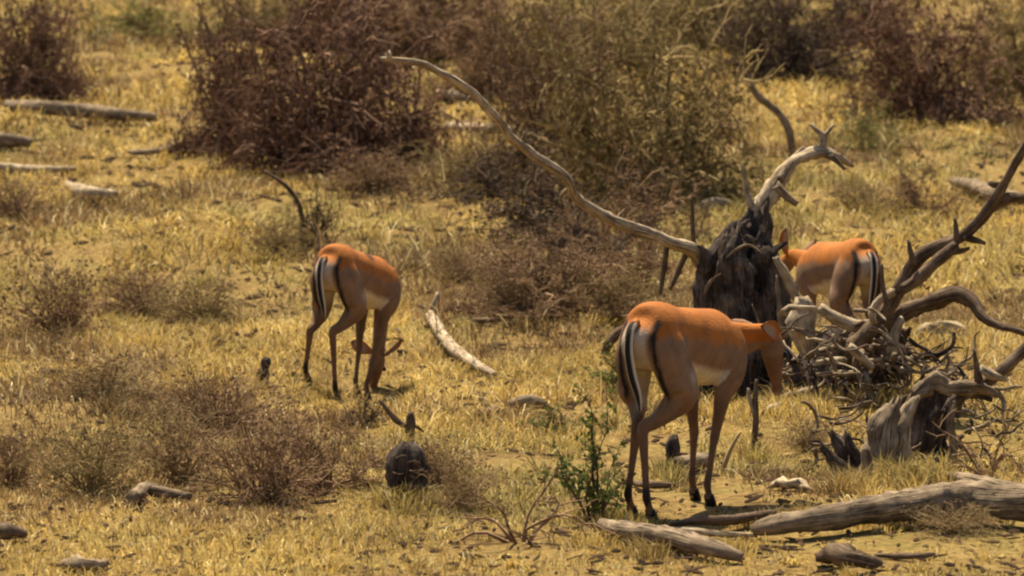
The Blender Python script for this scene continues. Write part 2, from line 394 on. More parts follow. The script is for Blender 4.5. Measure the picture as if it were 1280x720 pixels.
# ------------------------------------------------------------------ shrubs
def grow_shrub(seed, stems, kids, grand, spread, leaf_n, leaf, thick=.012, wander=.25, arch=.3):
    """unit shrub: about 1 m high, 1 m wide; returns (stem mesh, twig mesh, leaf mesh)"""
    r = random.Random(seed); S = MB(); T = MB(); lv = []; lf = []
    def walk(p, d, L, n, curve):
        P = [p.copy()]
        for i in range(n):
            d = (d + Vector((r.gauss(0, wander), r.gauss(0, wander), r.gauss(0, wander * .7) - curve))).normalized()
            p = p + d * (L / n); p.z = max(p.z, .01); P.append(p.copy())
        return P, d
    def leaves(P, cnt):
        for _ in range(cnt):
            i = r.randrange(len(P) - 1); c = P[i].lerp(P[i + 1], r.random()) + Vector((r.gauss(0, .012), r.gauss(0, .012), r.gauss(0, .012)))
            a = Vector((r.gauss(0, 1), r.gauss(0, 1), r.gauss(0, .6))).normalized() * leaf * r.uniform(.6, 1.5)
            b = a.cross(Vector((r.gauss(0, 1), r.gauss(0, 1), r.gauss(0, 1)))).normalized() * leaf * .38
            k = len(lv); lv.extend([tuple(c), tuple(c + a * .5 + b), tuple(c + a), tuple(c + a * .5 - b)]); lf.append((k, k + 1, k + 2, k + 3))
    for s in range(stems):
        az = 6.283 * (s + r.random()) / stems; tilt = r.uniform(.1, 1.15) * spread
        d = Vector((math.cos(az) * math.sin(tilt), math.sin(az) * math.sin(tilt), math.cos(tilt)))
        L = r.uniform(.55, 1.05)
        P, dd = walk(Vector((math.cos(az) * .05, math.sin(az) * .05, -.03)), d, L, 6, arch * .12)
        S.tube(P, [thick * (1 - .75 * i / 6) for i in range(7)], 4, .05, s, caps=False)
        for k in range(kids):
            i = r.randint(1, 5); t = r.random(); q = P[i].lerp(P[i + 1], t)
            d2 = ((P[i + 1] - P[i]).normalized() + Vector((r.gauss(0, .8), r.gauss(0, .8), r.gauss(0, .5)))).normalized()
            P2, _ = walk(q, d2, r.uniform(.18, .42), 4, arch * .15)
            T.tube(P2, [thick * .38 * (1 - .6 * j / 4) for j in range(5)], 3, 0, 0, caps=False)
            leaves(P2, leaf_n // 2)
            for g in range(grand):
                j = r.randint(0, 3); q2 = P2[j].lerp(P2[j + 1], r.random())
                d3 = ((P2[j + 1] - P2[j]).normalized() + Vector((r.gauss(0, .9), r.gauss(0, .9), r.gauss(0, .7)))).normalized()
                P3, _ = walk(q2, d3, r.uniform(.07, .2), 2, .1)
                T.tube(P3, [thick * .2, thick * .16, thick * .07], 3, 0, 0, caps=False)
                leaves(P3, leaf_n)
    lm = None
    if lv:
        lm = (lv, lf)
    return S, T, lm
PROTO = {}
def proto(key, *a, **k):
    S, T, L = grow_shrub(*a, **k)
    def mk(nm, mb):
        me = bpy.data.meshes.new(nm); me.from_pydata(mb.v, [], mb.f); smooth(me); me.materials.append(None); return me
    lm = None
    if L:
        lm = bpy.data.meshes.new('leaves'); lm.from_pydata(L[0], [], L[1]); lm.materials.append(None)
    PROTO[key] = (mk('stems', S), mk('twigs', T), lm)
proto('big1', 3, 30, 13, 7, 1.2, 2, .030, thick=.017, wander=.34, arch=.6)
proto('big2', 8, 26, 12, 7, 1.25, 2, .030, thick=.017, wander=.34, arch=.9)
proto('mid', 5, 18, 9, 6, 1.15, 2, .036, thick=.017, wander=.34, arch=.5)
proto('straw', 21, 44, 7, 3, .95, 1, .045, thick=.011, wander=.20, arch=.7)
proto('bare', 31, 7, 5, 3, .9, 0, .03, thick=.020, wander=.3)
proto('leafy', 44, 8, 6, 3, .55, 5, .055, thick=.022, wander=.2, arch=.1)
def shrub(key, label, u, v, wpx, hpx, look, yaw=0, name='thorn_shrub', group=None, deep=1.0, cat='shrub'):
    b = gnd(u, v); sc_ = b.y / FPX
    w, h = wpx * sc_, hpx * sc_
    e = empty(name, b); e.rotation_euler.z = yaw
    S, T, L = PROTO[key]
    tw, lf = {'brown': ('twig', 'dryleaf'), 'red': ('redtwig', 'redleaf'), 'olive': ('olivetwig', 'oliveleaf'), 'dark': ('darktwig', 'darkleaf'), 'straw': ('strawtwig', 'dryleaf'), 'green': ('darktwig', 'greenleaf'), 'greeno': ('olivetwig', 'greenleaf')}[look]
    # natural size of the prototype
    co = np.empty(len(T.vertices) * 3, np.float32); T.vertices.foreach_get('co', co); co = co.reshape(-1, 3)
    nw = np.percentile(co[:, 0], 98) - np.percentile(co[:, 0], 2); nh = np.percentile(co[:, 2], 98)
    e.scale = (w / nw, w / nw * deep, h / nh)
    for nm, me, mt in (('stems', S, tw), ('twigs', T, tw), ('leaves', L, lf)):
        if me is None: continue
        o = link(nm, me, e); o.material_slots[0].link = 'OBJECT'; o.material_slots[0].material = M[mt]
        if nm != 'stems': o['kind'] = 'stuff'
    return tag(e, label, cat, group)
SH = [
 ('big1', 'wide dense reddish-brown thorn bush beside the tip of the long bare branch', 405, 212, 235, 190, 'red'),
 ('big2', 'brown thorn bush on the open-grass flank of the dense reddish bush', 295, 190, 130, 150, 'red'),
 ('mid', 'dark low bush crouched against the reddish thorn bush', 505, 214, 100, 105, 'red'),
 ('big2', 'brown bush behind the middle of the long bare branch', 690, 225, 170, 170, 'brown'),
 ('big1', 'olive-brown bush above the kink of the long bare branch', 800, 245, 220, 190, 'olive'),
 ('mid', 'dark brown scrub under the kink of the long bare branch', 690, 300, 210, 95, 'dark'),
 ('big2', 'low brown scrub in front of the pale fallen stick below the branch', 705, 388, 200, 78, 'brown'),
 ('mid', 'brown scrub between low brown scrub and the charred trunk', 800, 370, 120, 95, 'brown'),
 ('big1', 'near-black bush high on the slope behind the curved standing stick', 990, 100, 150, 100, 'dark'),
 ('big2', 'broad brown bush high on the slope beside the near-black bush', 1155, 150, 190, 130, 'red'),
 ('mid', 'small round brown bush on open grass above the grazing rump', 1148, 272, 95, 70, 'brown'),
 ('big2', 'brown bush above the long grey log', 40, 122, 130, 120, 'red'),
 ('mid', 'green-tinged low bush at the top of the open grass strip', 190, 42, 170, 45, 'greeno'),
 ('mid', 'small dark upright bush with a bent pale twig behind the grazing antelope', 392, 312, 55, 80, 'dark'),
 ('straw', 'faded olive tuft bush beside the small dark upright bush', 345, 318, 75, 48, 'olive'),
 ('straw', 'brown tuft bush alone in the pale grass with drooping stems', 75, 425, 120, 95, 'brown'),
 ('big1', 'brown bush on the skyline side of the reddish thorn bush', 560, 70, 190, 85, 'brown'),
 ('big2', 'straw-brown bush behind the olive-brown bush', 760, 75, 190, 80, 'olive'),
 ('mid', 'rusty small bush between the olive bush and the curved standing stick', 885, 175, 90, 75, 'brown'),
 ('big1', 'olive bush at the far end of the slope beyond the broad brown bush', 1265, 130, 130, 110, 'olive'),
 ('mid', 'low olive scrub behind the forked pale limb', 1085, 190, 110, 60, 'greeno'),
 ('big2', 'low olive-brown bush at the top of the slope above the reddish bush', 330, 48, 150, 60, 'olive'),
 ('straw', 'wiry brown dead brush in front of the grazing antelope hind legs', 330, 625, 170, 105, 'brown'),
 ('straw', 'straw-coloured wiry brush beside the pale curved log', 225, 605, 120, 95, 'straw'),
 ('mid', 'dark brown dead brush between wiry brush and the round dark stump', 410, 610, 130, 85, 'brown'),
 ('straw', 'greenish wiry brush growing over the pale curved log end', 110, 620, 130, 90, 'olive'),
 ('straw', 'short brown brush above the dark clod', 15, 610, 70, 70, 'brown'),
 ('mid', 'dark spotted weed at the front hooves of the grazing antelope', 452, 535, 62, 42, 'dark'),
 ('bare', 'tangled bare grey-brown twigs below the leafy plant', 650, 680, 130, 95, 'brown'),
 ('leafy', 'upright green leafy plant with dark stems beside the hind hooves of the browsing antelope', 742, 655, 95, 160, 'green'),
 ('leafy', 'small green leafy sprig behind the antelope with its tail hanging', 768, 492, 60, 62, 'greeno'),
 ('straw', 'pale straw weed beside the round dark stump', 580, 640, 90, 70, 'straw'),
 ('leafy', 'low green weed in the grass above the bare twigs', 690, 545, 60, 42, 'greeno'),
 ('bare', 'bare thin twigs sprouting behind the thick fallen log', 1235, 600, 90, 90, 'brown'),
 ('straw', 'pale straw weed under the thick fallen log', 1190, 668, 110, 36, 'straw'),
 ('straw', 'olive tuft bush above the small upright stub', 255, 405, 110, 60, 'olive'),
 ('straw', 'straw tuft bush beside the forked pale curved stick', 640, 390, 90, 55, 'straw'),
 ('bare', 'thin dead sapling twigs behind the dangling branch stubs', 868, 300, 40, 70, 'dark'),
]
SH += [
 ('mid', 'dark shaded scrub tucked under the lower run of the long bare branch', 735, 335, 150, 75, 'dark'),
 ('straw', 'brown tuft bush beside the olive tuft above the upright stub', 175, 395, 100, 60, 'brown'),
 ('straw', 'faded straw tuft bush behind the forked curved stick', 575, 350, 90, 50, 'straw'),
 ('straw', 'brown wiry brush between the round squat stump and straw weed', 545, 610, 80, 60, 'brown'),
 ('straw', 'straw tuft bush in the pale grass below the lone brown tuft', 130, 500, 130, 62, 'straw'),
 ('straw', 'brown wiry brush behind the dead brush, below the upright stub', 275, 540, 150, 75, 'brown'),
 ('straw', 'olive wiry tuft on the mound in front of the root tangle', 1010, 565, 70, 40, 'straw'),
 ('straw', 'brown tuft bush under the canoe-shaped pale log', 20, 275, 90, 55, 'brown'),
 ('straw', 'straw tuft bush on the slope behind the raised ear', 1080, 262, 90, 40, 'straw'),
 ('straw', 'straw-brown tuft bush at the near edge of the low brown scrub', 640, 372, 120, 66, 'brown'),
 ('straw', 'olive straw tuft between low brown scrub and dangling branch stubs', 770, 395, 130, 60, 'olive'),
 ('straw', 'brown tuft bush in front of the dense reddish bush', 470, 240, 130, 50, 'brown'),
 ('straw', 'olive tuft bush in front of the pale hidden log', 580, 232, 120, 55, 'olive'),
 ('big1', 'brown bush beneath the upper bend of the long bare branch', 650, 130, 170, 110, 'brown'),
 ('big2', 'olive-brown bush crowding in behind the kinked branch', 740, 170, 200, 150, 'olive'),
 ('mid', 'dark brown scrub touching the charred trunk below the long branch', 770, 310, 170, 110, 'brown'),
 ('big1', 'wide olive-brown bush at the top of the slope above the olive bush', 860, 60, 210, 90, 'olive'),
 ('big2', 'brown bush behind the reddish thorn bush, its crown showing above', 450, 60, 210, 90, 'red'),
 ('mid', 'dark low scrub under the brown bush beside the pale hidden log', 620, 245, 150, 60, 'dark'),
 ('big2', 'faded brown bush behind the broad brown bush', 1080, 60, 180, 80, 'brown'),
 ('mid', 'scrubby olive bush beyond the near-black bush', 930, 40, 140, 60, 'greeno'),
]
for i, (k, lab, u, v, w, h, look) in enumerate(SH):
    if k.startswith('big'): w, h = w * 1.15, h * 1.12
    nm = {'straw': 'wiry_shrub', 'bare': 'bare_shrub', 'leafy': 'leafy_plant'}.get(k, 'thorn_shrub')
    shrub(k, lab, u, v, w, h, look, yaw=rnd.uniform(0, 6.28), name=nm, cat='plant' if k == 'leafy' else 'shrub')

# ------------------------------------------------------------------ dead wood
def chain(pts, d0=None):                           # [(u, v, depth, radius in photo pixels)] -> points, radii
    P = [at(u, v, d) for u, v, d, r in pts]; R = [r / FPX * d for u, v, d, r in pts]
    return P, R
_seed = [100]
def add_chain(mb, pts, seg=9, rough=.14, step=.05, ragged=.5, flat=1.0):
    seg = max(seg, 12) if pts[0][3] > 4 or pts[len(pts) // 2][3] > 4 else seg; step = min(step, .025); rough *= 1.25
    _seed[0] += 1
    P, R = chain(pts)
    mb.tube(P, R, seg, rough, _seed[0], step, True, ragged, flat)
def limb(name, mat, parent, pts, label=None, **k):
    mb = MB(); add_chain(mb, pts, **k); o = mb.build(name, M[mat], parent)
    if label: o['label'] = label
    return o
def on_ground(pts, lift=.6):
    """[(u, v, radius px)] lying on the ground -> chain points with their own distance"""
    out = []
    for u, v, r in pts:
        g = gnd(u, v + r * 1.5 + 1.5); out.append((u, v, g.y, r))
    return out
def log(label, mat, pts, name='fallen_log', group=None, cat='log', **k):
    mb = MB(); add_chain(mb, on_ground(pts), **k)
    base = gnd(pts[0][0], pts[0][1] + pts[0][2])
    return tag(mb.build(name, M[mat], None, base), label, cat, group)

def dead_tree():
    D = 20.5
    g = at(926, 512, D); g.z = gz(g.x, g.y)
    e = tag(empty('dead_tree', g), 'charred broken tree trunk with a long bare branch and a bleached forked limb', 'dead tree')
    def c(l, d=D, d1=None):
        n = len(l); d1 = d if d1 is None else d1
        return [(u, v, d + (d1 - d) * i / max(n - 1, 1), r) for i, (u, v, r) in enumerate(l)]
    t = MB()
    add_chain(t, c([(926, 522, 64), (926, 470, 56), (925, 420, 54), (924, 370, 50), (928, 330, 44), (934, 302, 33), (944, 282, 22), (948, 262, 12)]), seg=64, rough=.22, step=.014, ragged=1.2)
    add_chain(t, c([(884, 430, 24), (886, 370, 20), (893, 330, 15), (905, 298, 5)], 20.35), seg=26, rough=.3, step=.014, ragged=2)
    add_chain(t, c([(962, 450, 22), (958, 370, 18), (953, 320, 13), (955, 286, 4)], 20.35), seg=26, rough=.3, step=.014, ragged=2)
    add_chain(t, c([(925, 440, 26), (918, 380, 24), (915, 330, 20), (918, 292, 7)], 20.28), seg=26, rough=.34, step=.014, ragged=2)
    rr = random.Random(9)
    for k in range(26):                            # knobs and burls standing out of the trunk
        v = rr.uniform(285, 480); w = 18 + (v - 270) * .28; u = 930 + rr.uniform(-1, 1) * min(w, 52) - (v - 300) * .03; q = rr.uniform(5, 14)
        add_chain(t, c([(u, v + q, q * .5), (u + rr.uniform(-4, 4), v, q), (u + rr.uniform(-6, 6), v - q * rr.uniform(.6, 1.4), q * .4)], 20.5 - .25 * math.sqrt(max(0, 1 - ((u - 926) / 56) ** 2)) + .03), seg=12, rough=.4, step=.012, ragged=1)
    for k in range(9):                            # splinters and lifted bark along the broken top
        u = rr.uniform(878, 975); v = 262 + abs(u - 946) * .55 + rr.uniform(8, 70)
        add_chain(t, c([(u, v + rr.uniform(14, 34), 6), (u + rr.uniform(-3, 3), v, 4.5), (u + rr.uniform(-14, 14), v - rr.uniform(4, 14), 1.5)], rr.uniform(20.15, 20.4)), seg=7, rough=.3, step=.02)
    t.build('trunk', M['char'], e)
    b = limb('long_branch', 'pale', e, c([(886, 336, 12), (870, 316, 9), (860, 309, 9.5), (838, 303, 7.5), (815, 292, 7.5), (790, 284, 6.5), (770, 277, 7), (745, 264, 6.3), (724, 250, 6.6), (715, 240, 7), (712, 229, 6), (698, 214, 5.6), (675, 200, 6), (650, 181, 5.2), (634, 168, 5.8), (626, 153, 5), (606, 132, 5.4), (590, 115, 4.8), (566, 99, 4.8), (548, 90, 4.2), (532, 81, 4.4), (503, 76, 3.6), (478, 73, 3)], 20.4, 19.2), 'long thin bent bare branch reaching away from the trunk', seg=12, rough=.20, step=.05, ragged=1)
    for l, d in (([(714, 236, 4), (706, 240, 3.4), (700, 246, 1.5)], 19.95), ([(650, 182, 3.4), (655, 172, 2.6), (656, 164, 1.2)], 19.7), ([(592, 117, 3), (586, 124, 2.4), (584, 130, 1.2)], 19.5), ([(770, 276, 3.6), (777, 268, 2.6), (780, 262, 1.2)], 20.15)):
        limb('branch_stub', 'grey', b, c(l, d), seg=7, rough=.2, step=.02)
    for l in ([(834, 305, 4), (830, 335, 3.6), (825, 368, 2)], [(858, 315, 4), (848, 338, 3.5), (838, 362, 2)], [(488, 74, 3), (484, 65, 3.4)], [(868, 318, 3), (866, 285, 3), (865, 245, 2)]):
        limb('branch_stub', 'brown' if l[0][0] > 700 else 'pale', b, c(l, 20.35 if l[0][0] > 700 else 19.2), seg=6, rough=.1, step=.05)
    p = limb('forked_limb', 'pale', e, c([(940, 280, 13), (952, 257, 12), (966, 234, 11.5), (982, 212, 8.5), (994, 197, 5), (1005, 183, 1.2)], D, 20.7), 'bleached forked limb on top of the trunk', seg=14, rough=.24, step=.02)
    limb('side_fork', 'pale', p, c([(976, 224, 5), (988, 206, 7), (1003, 196, 8), (1022, 190, 7.5), (1042, 194, 6), (1058, 202, 4), (1066, 208, 2)], 20.55, 20.9), seg=12, rough=.22, step=.02)
    for l, d in (([(1026, 189, 5), (1030, 172, 4), (1020, 162, 3), (1011, 154, 1.6)], 20.75), ([(1030, 172, 3.4), (1042, 156, 1.6)], 20.75), ([(1036, 193, 5), (1048, 203, 3), (1056, 212, 2)], 20.7), ([(970, 232, 6), (982, 244, 5), (996, 256, 3.5)], 20.4)):
        limb('branch_stub', 'pale' if l[-1][1] < 200 else 'grey', p, c(l, d), seg=7, rough=.12, step=.04)
    limb('spike', 'pale', e, c([(945, 268, 6), (936, 248, 4), (931, 228, 3), (927, 205, 1.5)]), 'thin white upright spike', seg=6, rough=.1, step=.05)
    limb('side_limb', 'pale', e, c([(970, 322, 4), (980, 340, 8), (990, 360, 10), (997, 378, 7), (1000, 392, 3)], 20.15), 'pale peeled wood on the flank of the trunk', seg=14, rough=.34, step=.015, flat=.6)
    for l, d in (([(908, 322, 1), (920, 312, 3), (936, 306, 2.5), (952, 316, 1)], 20.05), ([(880, 368, 1), (890, 350, 3.5), (902, 342, 1)], 20.08), ([(972, 345, 3), (976, 400, 5), (979, 450, 6), (982, 500, 6)], 20.15), ([(906, 300, 1), (901, 312, 3), (899, 330, 1)], 20.1), ([(940, 380, 1), (948, 400, 2.5), (951, 430, 1)], 20.0)):
        limb('bark_strip', 'grey', e, c(l, d), seg=8, rough=.35, step=.02, flat=.5)
dead_tree()

def root_pile():
    D = 19.9
    g = at(1060, 470, D); g.z = gz(g.x, g.y)
    e = tag(empty('fallen_dead_tree', g), 'uprooted dead tree with tangled bleached roots and a dark branch rising past the grazing rump', 'dead tree')
    def c(l, d=D, d1=None):
        n = len(l); d1 = d if d1 is None else d1
        return [(u, v, d + (d1 - d) * i / max(n - 1, 1), r) for i, (u, v, r) in enumerate(l)]
    b = limb('rising_branch', 'brown', e, c([(1050, 450, 13), (1076, 425, 11), (1102, 396, 10), (1124, 362, 9.5), (1144, 328, 9), (1166, 311, 8), (1198, 298, 7.5), (1224, 276, 7), (1244, 249, 6.5), (1260, 222, 5.5), (1276, 192, 5), (1296, 158, 4)], 19.6, 19.2), 'long dark branch rising to the edge of the pile', seg=9, rough=.16, step=.04)
    for l in ([(1128, 362, 6), (1148, 348, 8), (1172, 326, 8), (1196, 306, 7)], [(1236, 262, 6), (1258, 249, 7), (1282, 246, 6), (1310, 240, 5)], [(1142, 330, 4), (1138, 312, 3), (1135, 300, 2)], [(1196, 298, 4), (1195, 285, 3), (1193, 272, 2)], [(1204, 296, 5), (1218, 300, 4), (1232, 304, 2)], [(1184, 316, 5), (1200, 314, 3.5), (1212, 310, 2)], [(1110, 385, 4), (1104, 360, 3), (1102, 330, 2)], [(1258, 228, 4), (1248, 232, 5), (1236, 228, 3)]):
        limb('branch_stub', 'brown', b, c(l, 19.35), seg=7, rough=.15, step=.04)
    limb('arched_branch', 'brown', e, c([(1052, 440, 12), (1090, 412, 12), (1130, 390, 11), (1168, 376, 10), (1198, 367, 10), (1217, 379, 8), (1228, 396, 6), (1248, 407, 4.5), (1268, 412, 4), (1300, 424, 3)], 19.8, 19.3), 'dark arched branch over the pale rock', seg=9, rough=.2, step=.04)
    limb('pale_root', 'pale', e, c([(1003, 372, 9), (1006, 388, 13), (1000, 404, 17), (1006, 424, 14), (1012, 446, 7)], 19.7), 'stout bleached root stub', seg=10, rough=.22, step=.03)
    limb('pale_root', 'pale', e, c([(1024, 384, 6), (1046, 398, 7.5), (1070, 407, 8), (1096, 404, 6)], 19.65), seg=8, rough=.14, step=.04)
    limb('pale_root', 'pale', e, c([(1128, 398, 5), (1120, 412, 6), (1116, 432, 6.5), (1112, 448, 5)], 19.5), seg=8, rough=.16, step=.03)
    limb('pale_root', 'pale', e, c([(1062, 432, 5), (1074, 444, 6), (1092, 460, 4)], 19.4), seg=7, rough=.12, step=.03)
    limb('pale_root', 'pale', e, c([(1118, 365, 6), (1100, 375, 5), (1090, 392, 5), (1094, 405, 4)], 19.45), seg=7, rough=.14, step=.03)
    limb('root_crown', 'dark', e, c([(1034, 512, 48), (1046, 468, 46), (1062, 430, 32), (1075, 408, 16)], 20.2), seg=16, rough=.2, step=.04)
    limb('root_crown', 'dark', e, c([(1108, 500, 24), (1106, 460, 26), (1110, 425, 18), (1118, 402, 9)], 20.0), seg=12, rough=.22, step=.04)
    r = random.Random(5)
    for k in range(64):
        u0 = r.uniform(978, 1138); v0 = r.uniform(385, 505); a = r.uniform(0, 6.28); L = r.uniform(16, 42)
        pts = []
        du, dv = math.cos(a), math.sin(a) * .8
        dd = r.uniform(19.35, 19.95); u, v = u0, v0; rad = r.choice([1.6, 2.2, 3, 4, 5.5])
        for j in range(4):
            pts.append((u, v, dd, rad * (1 - .2 * j))); du += r.gauss(0, .5); dv += r.gauss(0, .5); u += du * L * .45; v += dv * L * .4; dd += r.uniform(-.08, .08)
            v = min(max(v, 385), 505); u = min(max(u, 975), 1140)
        mb = MB(); add_chain(mb, pts, seg=6, rough=.14, step=.03)
        mb.build('root', M[r.choice(['pale', 'grey', 'brown', 'brown', 'dark', 'grey'])], e)
    for k in range(190):                           # thinner crooked dead twigs heaped through and around the roots
        zone = r.random()
        if zone < .62: u, v, dd = r.uniform(972, 1200), r.uniform(380, 515), r.uniform(19.2, 20.1)
        else: u, v, dd = r.uniform(1010, 1260), r.uniform(470, 575), 0
        if zone < .62 and v < 300 + abs(u - 1060) * .55 + 70: v += 60
        if not dd: dd = min(gnd(u, v + 22).y, 19.4)
        pts = []; a = r.gauss(.2, .9); rad = r.choice([1.3, 1.7, 2.2, 3])
        for j in range(r.choice([4, 5, 6])):
            pts.append((u, v, dd, rad * (1 - .12 * j))); a += r.choice([-1, 1]) * r.uniform(.15, .8); L = r.uniform(7, 19)
            u += math.cos(a) * L; v += math.sin(a) * L * .85; dd += r.uniform(-.05, .05)
        pts = [(u_, v_, d_, q) for u_, v_, d_, q in pts if CAM_H + (at(u_, v_, d_).z - CAM_H) > gz(at(u_, v_, d_).x, d_) - .03]
        if len(pts) < 3: continue
        mb = MB(); add_chain(mb, pts, seg=6, rough=.2, step=.02); mb.build('dead_twig', M[r.choice(['pale', 'pale', 'grey', 'grey', 'brown', 'dark'])], e)
    # the hollow broken butt of the next trunk
    D2 = 17.5
    g = at(1130, 590, D2); g.z = gz(g.x, g.y)
    e = tag(empty('broken_stump', g), 'broken hollow stump with a pale slab side, dark heart and jagged sideways arm', 'stump')
    limb('slab', 'grey', e, c([(1100, 606, 24), (1102, 570, 23), (1106, 540, 20), (1112, 520, 14), (1118, 504, 6)], 17.3), 'pale weathered slab side', seg=22, rough=.26, step=.015, flat=.7, ragged=2)
    limb('slab', 'pale', e, c([(1126, 606, 15), (1128, 560, 14), (1129, 530, 11), (1138, 510, 7), (1148, 496, 2.5)], 17.35), 'thin pale splinter leaning over the dark heart', seg=16, rough=.28, step=.015, ragged=2)
    limb('heartwood', 'char', e, c([(1156, 606, 34), (1155, 555, 31), (1160, 515, 27), (1168, 488, 17), (1172, 472, 6)], 17.7), 'dark charred heart', seg=32, rough=.26, step=.014, ragged=2)
    a = limb('arm', 'grey', e, c([(1142, 496, 5), (1154, 484, 8), (1170, 478, 10), (1186, 484, 8), (1204, 484, 9), (1226, 484, 7), (1250, 496, 2)], 17.45), 'weathered arm pointing sideways', seg=16, rough=.45, step=.012, ragged=2)
    limb('branch_stub', 'dark', e, c([(1186, 520, 10), (1200, 496, 8), (1218, 490, 6), (1240, 500, 3)], 17.6), seg=12, rough=.3, step=.02)
    limb('branch_stub', 'brown', a, c([(1224, 484, 7), (1246, 468, 8), (1266, 450, 8), (1300, 420, 7)], 17.5), seg=8, rough=.14, step=.04)
    limb('branch_stub', 'pale', a, c([(1226, 460, 4), (1238, 468, 6), (1254, 474, 3)], 17.4), seg=7, rough=.15, step=.03)
    limb('branch_stub', 'brown', a, c([(1224, 478, 6), (1221, 460, 4), (1217, 436, 1.6)], 17.45), seg=6, rough=.14, step=.03)
    limb('branch_stub', 'grey', a, c([(1160, 476, 3), (1172, 466, 4), (1184, 470, 3), (1196, 462, 1)], 17.55), seg=10, rough=.35, step=.02, ragged=2)
    limb('root', 'grey', e, c([(1192, 500, 4), (1188, 530, 5), (1192, 560, 5), (1188, 590, 4)], 17.4), seg=7, rough=.15, step=.03)
    D3 = 16.9
    g = at(1062, 612, D3); g.z = gz(g.x, g.y)
    e = tag(empty('charred_stump', g), 'small charred stump with a black knob beside the pale slab', 'stump')
    limb('stub', 'dark', e, c([(1068, 620, 22), (1066, 596, 18), (1060, 574, 14), (1050, 556, 9), (1040, 542, 4)], D3), seg=24, rough=.36, step=.012, ragged=2)
    limb('splinter', 'dark', e, c([(1056, 600, 10), (1044, 580, 8), (1034, 566, 6), (1026, 556, 3)], 16.8), seg=12, rough=.4, step=.014, ragged=2)
    limb('splinter', 'dark', e, c([(1074, 600, 9), (1072, 574, 7), (1062, 556, 5), (1058, 540, 2)], 16.85), seg=12, rough=.4, step=.014, ragged=2)
    limb('root', 'grey', e, c([(1080, 560, 5), (1083, 580, 7), (1076, 600, 8), (1072, 614, 7)], 16.75), seg=7, rough=.2, step=.03)
root_pile()

log('thick weathered log with a blunt pointed end lying below the broken stump', 'grey', [(942, 663, 7), (965, 656, 13), (1010, 650, 16), (1080, 639, 17), (1150, 629, 19), (1215, 624, 21), (1310, 628, 24)], seg=20, rough=.16, step=.06)
log('pale split slab resting on the thick weathered log', 'grey', [(1186, 594, 5), (1215, 600, 8), (1250, 608, 8), (1300, 620, 8)], name='split_slab', seg=8, rough=.12)
log('grey-brown half-buried log pointing at the thick weathered log', 'grey', [(752, 656, 7), (790, 664, 12), (840, 672, 13), (890, 685, 11), (928, 697, 6)], seg=11, rough=.12)
log('dark flat plank of wood between the two front hooves and the thick log', 'brown', [(838, 656, 3), (870, 651, 8), (910, 650, 9), (945, 645, 8), (978, 637, 3)], name='wood_slab', seg=8, rough=.15, flat=.7)
log('thin pale stick along the dark flat plank', 'pale', [(826, 661, 3), (870, 664, 4), (905, 668, 4), (940, 669, 3)], name='fallen_stick', cat='stick', seg=7)
log('pale curved stick with a forked white tip lying in open grass', 'pale', [(618, 468, 4), (596, 456, 6), (572, 440, 7), (556, 424, 7.5), (544, 404, 7), (538, 394, 6)], name='curved_stick', cat='stick', seg=8)
def tip():
    o = [x for x in COL.objects if x.name.startswith('curved_stick')][0]
    d = gnd(540, 400).y
    for l, m in (([(538, 396, 5), (544, 382, 6), (548, 366, 2.5)], 'pale'), ([(540, 398, 4), (530, 388, 3), (522, 380, 1.8)], 'brown')):
        mb = MB(); add_chain(mb, [(u, v, d, r) for u, v, r in l], seg=7); mb.build('fork', M[m], o)
tip()
log('long straight grey log on the slope below the brown bush', 'grey', [(10, 131, 6), (50, 134, 9), (100, 138, 9), (150, 143, 8), (195, 147, 5)], seg=9, rough=.06)
log('pale stick parallel to the long grey log, lower on the slope', 'pale', [(-15, 206, 4), (20, 210, 5), (60, 212, 5), (94, 211, 3)], name='fallen_stick', cat='stick')
log('short grey log end above the pale parallel stick', 'grey', [(-20, 172, 8), (10, 175, 8), (38, 178, 6)], cat='log')
log('short pale canoe-shaped log with dark underside on the open slope', 'pale', [(84, 230, 4), (98, 238, 8), (120, 243, 9), (146, 242, 4)])
log('small pale wood chip on the slope above the open yellow grass', 'grey', [(162, 190, 3), (185, 190, 4), (208, 186, 4), (214, 178, 2)], name='wood_chunk', cat='wood')
log('pale fallen stick lying under the long bare branch above low brown scrub', 'pale', [(612, 262, 3), (640, 266, 4), (680, 270, 4), (712, 272, 3)], name='fallen_stick', cat='stick')
log('faint brown stick just beyond the end of the pale fallen stick', 'grey', [(695, 294, 3), (725, 290, 4), (755, 286, 2)], name='fallen_stick', cat='stick')
log('pale grey log partly hidden behind the long bare branch', 'pale', [(560, 158, 5), (600, 160, 6), (640, 164, 6), (680, 172, 4)])
log('thin pale stick above the partly hidden pale log', 'pale', [(550, 116, 5), (568, 119, 6), (584, 124, 3)], name='wood_chunk', cat='wood')
log('grey log on the slope behind the rising dark branch', 'grey', [(1190, 226, 5), (1215, 232, 9), (1240, 242, 10), (1275, 250, 8)])
log('pale crooked stick lying behind the thin white spike', 'pale', [(855, 248, 3), (885, 240, 5), (915, 238, 4), (940, 234, 2)], name='fallen_stick', cat='stick')
log('second pale stick lying beside the crooked stick near the trunk top', 'pale', [(868, 262, 3), (892, 252, 6), (920, 256, 3)], name='fallen_stick', cat='stick')
log('pale curved log half hidden in the wiry brush', 'grey', [(166, 622, 8), (182, 612, 9), (205, 616, 7), (238, 620, 4)])
log('dark clod of wood at the edge of the short grass', 'brown', [(-10, 666, 8), (10, 664, 10), (28, 666, 6)], name='wood_chunk', cat='wood', rough=.25)
log('dark-bellied pale lump below the pale curved log', 'grey', [(78, 708, 4), (96, 704, 9), (112, 706, 8), (134, 704, 4)], name='wood_chunk', cat='wood', rough=.35)
